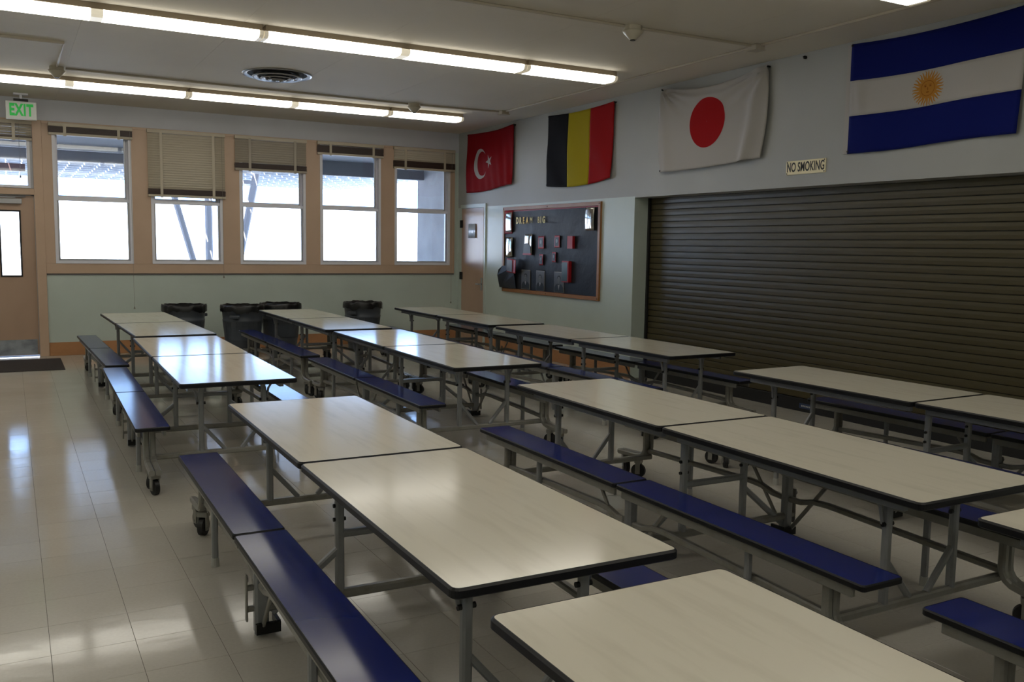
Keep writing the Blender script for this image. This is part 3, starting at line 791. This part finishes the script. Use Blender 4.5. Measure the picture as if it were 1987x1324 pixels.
# no smoking sign
t = empty('no_smoking_sign', (XW, 6.29, 2.42), label='cream wall sign reading NO SMOKING above the shutter', cat='sign')
box('sign_plate', (-0.012, -0.245, -0.066), (0, 0.245, 0.066), 'sign_cream', t, c=0.002)
tx = text_mesh('lettering', 'NO SMOKING', 0.125, 'ink', t, 0.0008, 0.57, 0.0022, sp=1.05, mw=Matrix.Translation((-XW, -6.29, -2.42)) @ RW(6.29, 2.42, 0.0128))
for sy in (-1, 1):
    for sz in (-1, 1):
        m = MB(); m.cyl((-0.0155, sy * 0.232, sz * 0.054), 0.006, 0.004, 'x', 8); m.build('screw', 'bolt', t)

# ------------------------------------------------------------------ flags
def flag(name, yL, yR, z0, z1, label, disp, cols, rowsm=None, nu=48, nv=30, dz=None):
    """cols: list of (u0,u1,v0,v1,material) areas; flag runs from yL (far, left) to yR (near, right)"""
    t = empty(name, (XW, (yL + yR) / 2, z0), label=label, cat='flag')
    W = yL - yR; H = z1 - z0; cy = (yL + yR) / 2
    def P(u, v, off=0.0):
        e = dz(u, v) if dz else (0, 0)
        return (-0.012 - disp(u, v) - off, (0.5 - u) * W + e[0], v * H + e[1])
    for n, (u0, u1, v0, v1, mt) in enumerate(cols):
        a = max(2, round(nu * (u1 - u0))); b = max(2, round(nv * (v1 - v0))); m = MB()
        for j in range(b + 1):
            for i in range(a + 1): m.v.append(P(u0 + (u1 - u0) * i / a, v0 + (v1 - v0) * j / b))
        for j in range(b):
            for i in range(a):
                q = j * (a + 1) + i; m.f.append((q, q + 1, q + a + 2, q + a + 1)); m.mi.append(0); m.sm.append(True)
        o = m.build('stripe' if len(cols) > 1 else 'cloth_field', mt, t)
        s = o.modifiers.new('thickness', 'SOLIDIFY'); s.thickness = 0.0015; s.offset = 0
    for (u, v) in ((0.004, 0.985), (0.004, 0.02), (0.996, 0.985)):
        p = P(u, v); m = MB(); m.cyl((p[0] - 0.006, p[1], p[2]), 0.010, 0.006 - p[0], 'x', 10); m.build('grommet', 'bolt', t)
    return t, P, W, H
def overlay(t, P, W, H, name, rings, mt, off=0.003):
    """rings: list of point loops (in metres from flag's lower left, u to the right) with equal counts"""
    m = MB(); n = len(rings[0])
    for R_ in rings:
        for (a, b) in R_: m.v.append(P(a / W, b / H, off))
    for k in range(len(rings) - 1):
        for i in range(n):
            m.f.append((k * n + i, k * n + (i + 1) % n, (k + 1) * n + (i + 1) % n, (k + 1) * n + i)); m.mi.append(0); m.sm.append(True)
    o = m.build(name, mt, t)
    return o
def circle(cx, cy, r, n=64): return [(cx + r * math.cos(2 * math.pi * i / n), cy + r * math.sin(2 * math.pi * i / n)) for i in range(n)]
S = math.sin; Cc = math.cos
# crescent and star
def dT(u, v): return 0.012 + 0.020 * (1 - v) * S(22 * u + 3 * v) ** 2 * (0.3 + u * 0.7) + 0.012 * S(9 * u + 5 * v) + 0.012 * (1 - abs(2 * u - 1)) + 0.015 * max(0, u - 0.75) * 4 * (1 - v)
def eT(u, v): return (-0.03 * (1 - v) * u * 0.0 + 0.03 * u * (1 - v), -0.035 * S(math.pi * u) * v + (0.045 * u * (1 - v)) - 0.02 * S(math.pi * 1.5 * u) * (1 - v))
t, P, W, H = flag('flag', 13.62, 12.01, 2.49, 3.45, 'red flag with white crescent and star, leftmost, by the corner', dT, [(0, 1, 0, 1, 'f_red')], dz=eT)
cx_, cy_ = 0.52, H * 0.48; R1, R2_, dx_ = 0.245, 0.196, 0.062
oa = math.acos((R1 ** 2 + dx_ ** 2 - R2_ ** 2) / (2 * R1 * dx_)); ia = math.acos(max(-1, min(1, (R2_ ** 2 + dx_ ** 2 - R1 ** 2) / (-2 * R2_ * dx_))))
tipx = R1 * Cc(oa); tipy = R1 * S(oa); ia = math.atan2(tipy, tipx - dx_)
N = 48; outer = []; inner = []
for i in range(N + 1):
    f = i / N
    a = oa + f * (2 * math.pi - 2 * oa); b = ia + f * (2 * math.pi - 2 * ia)
    outer.append((cx_ + R1 * Cc(a), cy_ + R1 * S(a))); inner.append((cx_ + dx_ + R2_ * Cc(b), cy_ + R2_ * S(b)))
m = MB()
for k in range(4):
    for a, b in zip(outer, inner): m.v.append(P((a[0] + (b[0] - a[0]) * k / 3) / W, (a[1] + (b[1] - a[1]) * k / 3) / H, 0.003))
for k in range(3):
    for i in range(N): q = k * (N + 1) + i; m.f.append((q, q + 1, q + N + 2, q + N + 1)); m.mi.append(0); m.sm.append(True)
m.build('crescent', 'f_white', t)
sx_, sy_ = 0.845, H * 0.49; pts = []
for i in range(10):
    a = math.radians(180 + 36 * i); r = 0.118 if i % 2 == 0 else 0.118 * 0.382; pts.append((sx_ + r * Cc(a), sy_ + r * S(a)))
overlay(t, P, W, H, 'star', [[(sx_ + (p[0] - sx_) * f, sy_ + (p[1] - sy_) * f) for p in pts] for f in (1, 0.66, 0.33, 0.01)], 'f_white')
# black yellow red
def dB(u, v): return 0.010 + 0.016 * S(7 * u + 2.5 * v + 1) ** 2 * (1 - 0.5 * v) + 0.012 * max(0, S(16 * (u - 0.5 * (1 - v)))) * (1 - v) * (1 if u < 0.3 or u > 0.7 else 0.4)
def eB(u, v): return (0.035 * u * (1 - v), -0.03 * S(math.pi * u) + 0.05 * u * (1 - v) * 0.6 - 0.02 * (1 - v) * S(math.pi * u))
flag('flag', 11.04, 9.44, 2.47, 3.45, 'black, yellow and red vertically striped flag above the bulletin board', dB, [(0, 1 / 3, 0, 1, 'f_black'), (1 / 3, 2 / 3, 0, 1, 'f_yellow'), (2 / 3, 1, 0, 1, 'f_red2')], dz=eB)
# white with red disc
def dJ(u, v):
    e = max(0, 1 - math.hypot(u, 1 - v) * 2.1) * S(18 * math.atan2(1 - v + 0.01, u + 0.01)) * 0.020 + max(0, 1 - math.hypot(1 - u, 1 - v) * 1.7) * S(16 * math.atan2(1 - v + 0.01, 1 - u + 0.01)) * 0.020
    c = 0.055 * math.exp(-((u - 0.86 - 0.08 * v) / 0.045) ** 2) * (1 - v * 0.55) + 0.024 * math.exp(-((u - 0.08 + 0.05 * v) / 0.04) ** 2) * (1 - 0.8 * v) + 0.02 * math.exp(-((v - 0.93 + 0.35 * u * (1 - u)) / 0.05) ** 2) * S(math.pi * u)
    return 0.028 + e + c + 0.012 * S(math.pi * u)
def eJ(u, v): return (-0.10 * S(math.pi * v) * (u - 0.5) ** 3 * 4 + 0.05 * u * (1 - v), -0.09 * S(math.pi * u) * v ** 5 + 0.05 * u * (1 - v) - 0.015 * S(math.pi * u) * (1 - v))
t, P, W, H = flag('flag', 8.48, 6.82, 2.50, 3.46, 'white flag with red disc left of the no smoking sign', dJ, [(0, 1, 0, 1, 'f_white')], dz=eJ, nu=70, nv=44)
c0 = (W * 0.49, H * 0.52)
overlay(t, P, W, H, 'red_disc', [circle(*c0, 0.285 * f) for f in (1, 0.8, 0.6, 0.4, 0.2, 0.01)], 'f_red2')
# blue white blue with sun
def dA(u, v): return 0.012 + 0.010 * S(5 * u + 2 * v) ** 2 + 0.026 * math.exp(-((u - 0.06 - 0.10 * (0.62 - v)) / 0.025) ** 2) * math.exp(-((v - 0.5) / 0.16) ** 2) + 0.008 * S(14 * u - 4 * v) * (1 - v)
def eA(u, v): return (0.03 * u * (1 - v), -0.035 * S(math.pi * u) * v + 0.02 * u * (1 - v) - 0.01 * S(6 * u) * (1 - v))
t, P, W, H = flag('flag', 5.79, 4.17, 2.50, 3.47, 'blue, white and blue flag with golden sun at the right edge', dA, [(0, 1, 0, 0.345, 'f_blue'), (0, 1, 0.345, 0.665, 'f_white'), (0, 1, 0.665, 1, 'f_blue')], dz=eA)
box('hoist_band', (-0.018, W / 2 + 0.0, 0.0), (-0.012, W / 2 + 0.055, H), 'f_white', t)
c0 = (W * 0.495, H * 0.50)
em = empty('sun_emblem', parent=t)
overlay(em, P, W, H, 'sun_face', [circle(*c0, 0.082 * f) for f in (1, 0.75, 0.5, 0.25, 0.01)], 'f_gold')
m = MB()
for i in range(32):
    a = 2 * math.pi * i / 32; L = 0.150
    for k in range(5):
        f = k / 4; r = 0.078 + (L - 0.078) * f; w = 0.0085 * (1 - f ** 2 * 0.7); bend = 0.006 * S(f * math.pi * 2) if i % 2 else 0
        for s in (-1, 1):
            x_ = c0[0] + r * Cc(a) - (s * w + bend) * S(a); y_ = c0[1] + r * S(a) + (s * w + bend) * Cc(a); m.v.append(P(x_ / W, y_ / H, 0.0028))
    for k in range(4): q = i * 10 + 2 * k; m.f.append((q, q + 1, q + 3, q + 2)); m.mi.append(0); m.sm.append(True)
m.build('sun_rays', 'f_gold', em)
m = MB()
def patch(cx, cy, rx, ry, n=10):
    b = len(m.v)
    for i in range(n): m.v.append(P((c0[0] + cx + rx * Cc(2 * math.pi * i / n)) / W, (c0[1] + cy + ry * S(2 * math.pi * i / n)) / H, 0.0045))
    m.f.append(tuple(range(b, b + n))); m.mi.append(0); m.sm.append(False)
for s in (-1, 1): patch(s * 0.024, 0.018, 0.011, 0.006); patch(s * 0.024, 0.030, 0.013, 0.003)
patch(0, -0.004, 0.004, 0.016); patch(0, -0.032, 0.015, 0.005)
b = len(m.v); n = 40
for r in (0.066, 0.062):
    for i in range(n): m.v.append(P((c0[0] + r * Cc(2 * math.pi * i / n)) / W, (c0[1] + r * S(2 * math.pi * i / n)) / H, 0.0042))
for i in range(n): m.f.append((b + i, b + (i + 1) % n, b + n + (i + 1) % n, b + n + i)); m.mi.append(0); m.sm.append(False)
m.build('face_print', 'f_gold_dark', em)

# lone wall hook
for (y, z) in ((6.36, 3.455),):
    m = MB(); m.cyl((XW - 0.02, y, z), 0.016, 0.02, 'x', 10); m.cyl((XW - 0.035, y, z + 0.004), 0.007, 0.016, 'x', 8)
    m.build('wall_hook', 'bolt', label='small dark hook on the wall between the white flag and the blue striped flag', cat='hook')

# ------------------------------------------------------------------ bulletin board
BY0, BY1, BZ0, BZ1 = 9.69, 12.33, 0.925, 2.215
t = empty('bulletin_board', (XW, (BY0 + BY1) / 2, BZ0), label='wood framed bulletin board covered in black paper', cat='bulletin board')
hw = (BY1 - BY0) / 2; Hb = BZ1 - BZ0
box('backing', (-0.012, -hw + 0.03, 0.03), (0, hw - 0.03, Hb - 0.03), 'red_paper', t, label='red backing paper')
for a, b in (((-0.032, -hw, 0), (0, hw, 0.052)), ((-0.032, -hw, Hb - 0.052), (0, hw, Hb)), ((-0.032, -hw, 0.052), (0, -hw + 0.052, Hb - 0.052)), ((-0.032, hw - 0.052, 0.052), (0, hw, Hb - 0.052))):
    box('frame_rail', a, b, 'wood', t, c=0.003)
for yy in (-hw + 0.03, 0, hw - 0.03):
    for zz in (0.026, Hb - 0.026):
        m = MB(); m.cyl((-0.036, yy, zz), 0.007, 0.005, 'x', 8); m.build('screw', 'bolt', t)
m = MB(); NU, NV = 40, 20
for j in range(NV + 1):
    for i in range(NU + 1):
        u, v = i / NU, j / NV
        y = hw - 0.055 - u * (2 * hw - 0.12); z = 0.055 + v * (Hb - 0.125)
        if u < 0.06: y -= 0.075 * (v > 0.72) * (1 - u / 0.06)
        m.v.append((-0.016 - 0.004 * S(5 * u + 8 * v) ** 2 - 0.003 * S(17 * u - 6 * v) ** 2, y, z))
for j in range(NV):
    for i in range(NU):
        q = j * (NU + 1) + i; m.f.append((q, q + 1, q + NU + 2, q + NU + 1)); m.mi.append(0); m.sm.append(True)
m.build('black_paper', 'black_paper', t)
# loose paper flap, lower left
m = MB(); m.v = []
pts = [(11.86, 0.985), (12.345, 0.985), (12.36, 1.06), (12.365, 1.17), (12.33, 1.26), (12.24, 1.32), (12.10, 1.33), (11.95, 1.30), (11.87, 1.2)]
for k, dxx in ((0, -0.040), (1, -0.044)):
    for (y, z) in pts: m.v.append((dxx - (0.03 if z > 1.1 else 0.0) - 0.02 * (y > 12.3), y - (BY0 + BY1) / 2, z - BZ0))
n = len(pts); m.f = [tuple(range(n)), tuple(range(2 * n - 1, n - 1, -1))] + [(i, (i + 1) % n, n + (i + 1) % n, n + i) for i in range(n)]; m.mi = [0] * len(m.f); m.sm = [False] * len(m.f)
m.build('paper_flap', 'black', t, label='loose curling black paper flap')

# letters
LET = [('D', 11.865, 'letter'), ('R', 11.77, 'letter'), ('E', 11.675, 'letter_gold'), ('A', 11.57, 'letter_gold'), ('M', 11.455, 'letter'), ('B', 11.24, 'letter'), ('I', 11.175, 'letter'), ('G', 11.095, 'letter')]
for ch, y, mt in LET:
    where = 'in the word DREAM' if ch in 'DREAM' else 'in the word BIG'
    text_mesh('paper_letter', ch, 0.13, mt, None, 0.002, 0.78, 0.0 if ch in 'BM' else 0.0045, RW(y, 2.00, 0.034), label='yellow card letter %s %s on the bulletin board' % (ch, where), cat='letter', group='card letters on the bulletin board')

# cards and photos
def sheet(name, y0, y1, z0, z1, mt, label, cat, curl=0.0, parent=None, off=0.028, group=None, bow=0.0, n=10):
    """thin sheet on the board; curl lifts its right (near) edge, bow arches it"""
    m = MB(); cy, cz = (y0 + y1) / 2, (z0 + z1) / 2
    for j in range(n + 1):
        for i in range(n + 1):
            u, v = i / n, j / n
            m.v.append((-(curl * u ** 2 + bow * S(math.pi * u) + bow * 0.5 * S(math.pi * v)), (0.5 - u) * abs(y1 - y0), (v - 0.5) * (z1 - z0)))
    for j in range(n):
        for i in range(n):
            q = j * (n + 1) + i; m.f.append((q, q + 1, q + n + 2, q + n + 1)); m.mi.append(0); m.sm.append(True)
    loc = (XW - off, cy, cz)
    if parent is not None: loc = tuple(a - b for a, b in zip(loc, parent.location))
    o = m.build(name, mt, parent, label=label, cat=cat, group=group)
    o.location = loc
    o.modifiers.new('thickness', 'SOLIDIFY').thickness = 0.001
    return o
G = 'photo cards pinned on the bulletin board'
def blob(parent, pts, mt, name, off=0.003):
    m = MB(); n = len(pts)
    m.v = [(-off, y, z) for y, z in pts] + [(-off - 0.0008, y, z) for y, z in pts]
    m.f = [tuple(range(n)), tuple(range(2 * n - 1, n - 1, -1))] + [(i, (i + 1) % n, n + (i + 1) % n, n + i) for i in range(n)]; m.mi = [0] * len(m.f); m.sm = [False] * len(m.f)
    return m.build(name, mt, parent)
def ell(cy, cz, ry, rz, n=16): return [(cy + ry * Cc(2 * math.pi * i / n), cz + rz * S(2 * math.pi * i / n)) for i in range(n)]
def portrait(o, w, h, tie=False):
    blob(o, [(-w * .44, -h * .46), (w * .44, -h * .46), (w * .43, -h * .26), (w * .30, -h * .13), (w * .10, -h * .07), (-w * .10, -h * .07), (-w * .30, -h * .13), (-w * .43, -h * .26)], 'photo_dark', 'printed_suit', 0.004)
    blob(o, [(-w * .075, -h * .13), (w * .075, -h * .13), (w * .085, h * .03), (-w * .085, h * .03)], 'photo_mid', 'printed_neck', 0.0042)
    blob(o, ell(0, h * .185, w * .175, h * .135), 'photo_dark', 'printed_hair', 0.0045)
    blob(o, ell(0.0, h * .13, w * .145, h * .135), 'photo_mid', 'printed_face', 0.0055)
    blob(o, [(-w * .10, -h * .09), (w * .10, -h * .09), (0, -h * (.40 if tie else .28))], 'photo_light', 'printed_shirt', 0.0050)
    if tie: blob(o, [(-w * .07, -h * .13), (w * .07, -h * .08), (w * .07, -h * .13), (-w * .07, -h * .08)], 'photo_dark', 'printed_bow_tie', 0.0065)
    blob(o, [(-w * .085, h * .15), (-w * .03, h * .15), (-w * .03, h * .165), (-w * .085, h * .165)], 'photo_dark', 'printed_eye', 0.0068)
    blob(o, [(w * .03, h * .15), (w * .085, h * .15), (w * .085, h * .165), (w * .03, h * .165)], 'photo_dark', 'printed_eye', 0.0068)
    blob(o, [(-w * .045, h * .055), (w * .045, h * .055), (w * .03, h * .065), (-w * .03, h * .065)], 'photo_dark', 'printed_mouth', 0.0068)
sheet('shiny_poster', 12.24, 12.01, 1.84, 2.13, 'glossy_sheet', 'curled shiny sheet on red backing at the top left of the board', 'poster', 0.02, group=G, bow=0.012)
sheet('red_card', 12.285, 12.03, 1.81, 2.165, 'red_paper', 'red card behind the shiny sheet at the top left', 'card', 0.0, group=G, off=0.026)
sheet('shiny_poster', 12.225, 11.985, 1.455, 1.76, 'glossy_sheet', 'curled shiny sheet at the left edge, below the top left one', 'poster', 0.015, group=G, bow=0.02)
sheet('shiny_poster', 10.04, 9.80, 1.84, 2.145, 'glossy_sheet', 'curled shiny sheet at the top right of the board', 'poster', 0.02, group=G, bow=0.02)
o = sheet('shiny_poster', 11.65, 11.39, 1.50, 1.80, 'glossy_sheet', 'tall shiny photo with red foot below the word DREAM', 'poster', 0.02, group=G, bow=0.012)
blob(o, [(-0.11, -0.13), (0.11, -0.13), (0.10, 0.0), (0.03, 0.02), (-0.04, 0.01), (-0.1, -0.03)], 'photo_dark', 'printed_figures', 0.03)
blob(o, [(-0.13, -0.155), (0.13, -0.155), (0.12, -0.13), (-0.12, -0.13)], 'red_paper', 'red_foot', 0.028)
def redcard(y0, y1, z0, z1, label, side=0):
    o = sheet('red_card', y0, y1, z0, z1, 'red_paper', label, 'card', 0.01, group=G)
    w, h = abs(y1 - y0), z1 - z0
    blob(o, [(-w * .3, -h * .36), (w * .3, -h * .36), (w * .3, h * .36), (-w * .3, h * .36)], 'photo_dark', 'printed_photo', 0.010)
    blob(o, ell(0, h * .05, w * .12, h * .16), 'photo_mid', 'printed_face', 0.0115)
    return o
redcard(11.25, 11.07, 1.59, 1.77, 'small red framed photo card at the board centre, upper of two')
redcard(10.80, 10.65, 1.61, 1.78, 'small half folded red photo card right of the board centre')
redcard(11.21, 11.09, 1.355, 1.515, 'small dark and red photo card below the centre one')
redcard(10.86, 10.745, 1.405, 1.55, 'smallest red photo card, right and below the centre')
o = sheet('red_card', 12.08, 11.75, 1.22, 1.43, 'red_paper', 'wide tilted red card with dark print over the loose black flap', 'card', 0.03, group=G, off=0.085)
o.rotation_euler = (math.radians(3), 0, 0)
blob(o, [(-0.05, -0.09), (0.13, -0.08), (0.13, 0.09), (-0.03, 0.09)], 'photo_grey', 'printed_photo', 0.022)
t = empty('red_booklet', (XW - 0.02, 10.35, 1.60), label='plain red booklet standing open at upper right of the board', cat='booklet')
box('cover', (-0.045, -0.065, 0), (-0.004, 0.065, 0.17), 'red_paper', t, c=0.002)
t = empty('green_booklet', (XW - 0.02, 10.44, 1.14), label='tall dark green booklet with red edges at lower right of the board', cat='booklet')
box('pages', (-0.055, -0.085, 0), (-0.004, 0.085, 0.29), 'red_paper', t, label='red edges')
box('cover', (-0.058, -0.060, 0.012), (-0.0555, 0.080, 0.272), 'green_book', t)
for (y0, y1, lab, tie) in ((11.72, 11.46, 'grey portrait photo at the lower left of the board', False), (11.29, 11.05, 'grey portrait photo at the lower middle of the board', False), (10.79, 10.53, 'grey portrait photo of a man in a dark suit, lower right', True)):
    o = sheet('portrait_photo', y0, y1, 0.985, 1.275, 'photo_light', lab, 'photo', 0.0, group=G, bow=0.0)
    blob(o, [(-abs(y1 - y0) * .47, -.138), (abs(y1 - y0) * .47, -.138), (abs(y1 - y0) * .47, .138), (-abs(y1 - y0) * .47, .138)], 'photo_grey', 'printed_background', 0.002)
    portrait(o, abs(y1 - y0), 0.29, tie)

# ------------------------------------------------------------------ ceiling fittings
t = empty('ceiling_vent', (2.71, 10.36, ZC), label='round ceiling air vent with concentric metal rings', cat='vent')
MB().cyl((0, 0, -0.002), 0.355, 0.0015, n=48).build('duct_opening', 'vent_dark', t)
for r, dz_, ww in ((0.385, 0.0, 0.045), (0.275, -0.03, 0.05), (0.185, -0.045, 0.045), (0.10, -0.058, 0.035)):
    m = MB(); m.lathe([(r, dz_ - 0.004), (r - 0.008, dz_ - 0.016), (r - ww, dz_ - 0.004), (r - ww - 0.012, dz_ + 0.02 if dz_ < 0 else -0.0025), (r - ww - 0.006, dz_ + 0.022 if dz_ < 0 else -0.002), (r, dz_ - 0.004)], n=48)
    m.build('vent_ring', 'vent_ring', t)
MB().cyl((0, 0, -0.075), 0.022, 0.06, n=16).build('vent_hub', 'vent_ring', t)
def detector(x, y, label):
    t = empty('smoke_detector', (x, y, ZC), label=label, cat='smoke detector', group='smoke detectors on the ceiling')
    MB().cyl((0, 0, -0.035), 0.075, 0.0348, n=24).build('detector_base', 'detector', t)
    MB().lathe([(0.0, -0.115), (0.03, -0.115), (0.036, -0.105), (0.085, -0.055), (0.088, -0.04), (0.07, -0.034)], n=24).build('detector_cover', 'detector', t)
    MB().cyl((0, 0, -0.121), 0.024, 0.007, n=16).build('sensor', 'bolt', t)
detector(0.53, 11.30, 'cone shaped smoke detector at the left, above the far lamp row')
detector(4.82, 11.42, 'cone shaped smoke detector just above the short far lamp')
detector(4.72, 6.42, 'cone shaped smoke detector at the top of the picture')
def jbox(x, y, label):
    t = empty('junction_box', (x, y, ZC), label=label, cat='junction box', group='ceiling junction boxes')
    box('box_body', (-0.055, -0.055, -0.045), (0.055, 0.055, -0.0003), 'conduit', t, c=0.004)
    box('box_lid', (-0.062, -0.062, -0.052), (0.062, 0.062, -0.0455), 'conduit', t)
jbox(6.12, 11.30, 'small ceiling junction box near the corner')
jbox(6.10, 6.38, 'small ceiling junction box above the white flag')
def conduit(pts, label, w=0.022):
    MB().sweep([(x, y, ZC - w / 2 - 0.0003) for x, y in pts], w).build('ceiling_conduit', 'conduit', label=label, cat='conduit', group='painted ceiling conduits')
conduit([(-3.0, 9.85), (0.53, 9.85), (0.53, 11.21)], 'thin bent conduit at upper left leading to the left detector')
conduit([(0.62, 11.31), (4.73, 11.42)], 'thin conduit running across above the far lamps')
conduit([(4.91, 11.42), (6.05, 11.32)], 'short conduit between the far detector and the corner junction box')
conduit([(-3.0, 6.52), (4.63, 6.42)], 'thin conduit across the ceiling in front of the near lamps')
conduit([(4.81, 6.42), (6.03, 6.38)], 'short conduit from the near detector to its junction box')
conduit([(6.12, 11.22), (6.10, 6.45)], 'long conduit along the right wall between the two junction boxes')
conduit([(6.10, 6.31), (6.09, -4.0)], 'long conduit along the right wall passing over the near flags')
m = MB(); m.cyl((2.05, 12.42, ZC - 0.006), 0.05, 0.0055, n=20)
m.build('ceiling_plate', 'bolt', label='small flat dark round plate on the ceiling beside the far lamp row', cat='plate')  # plain flat cover plate on the ceiling
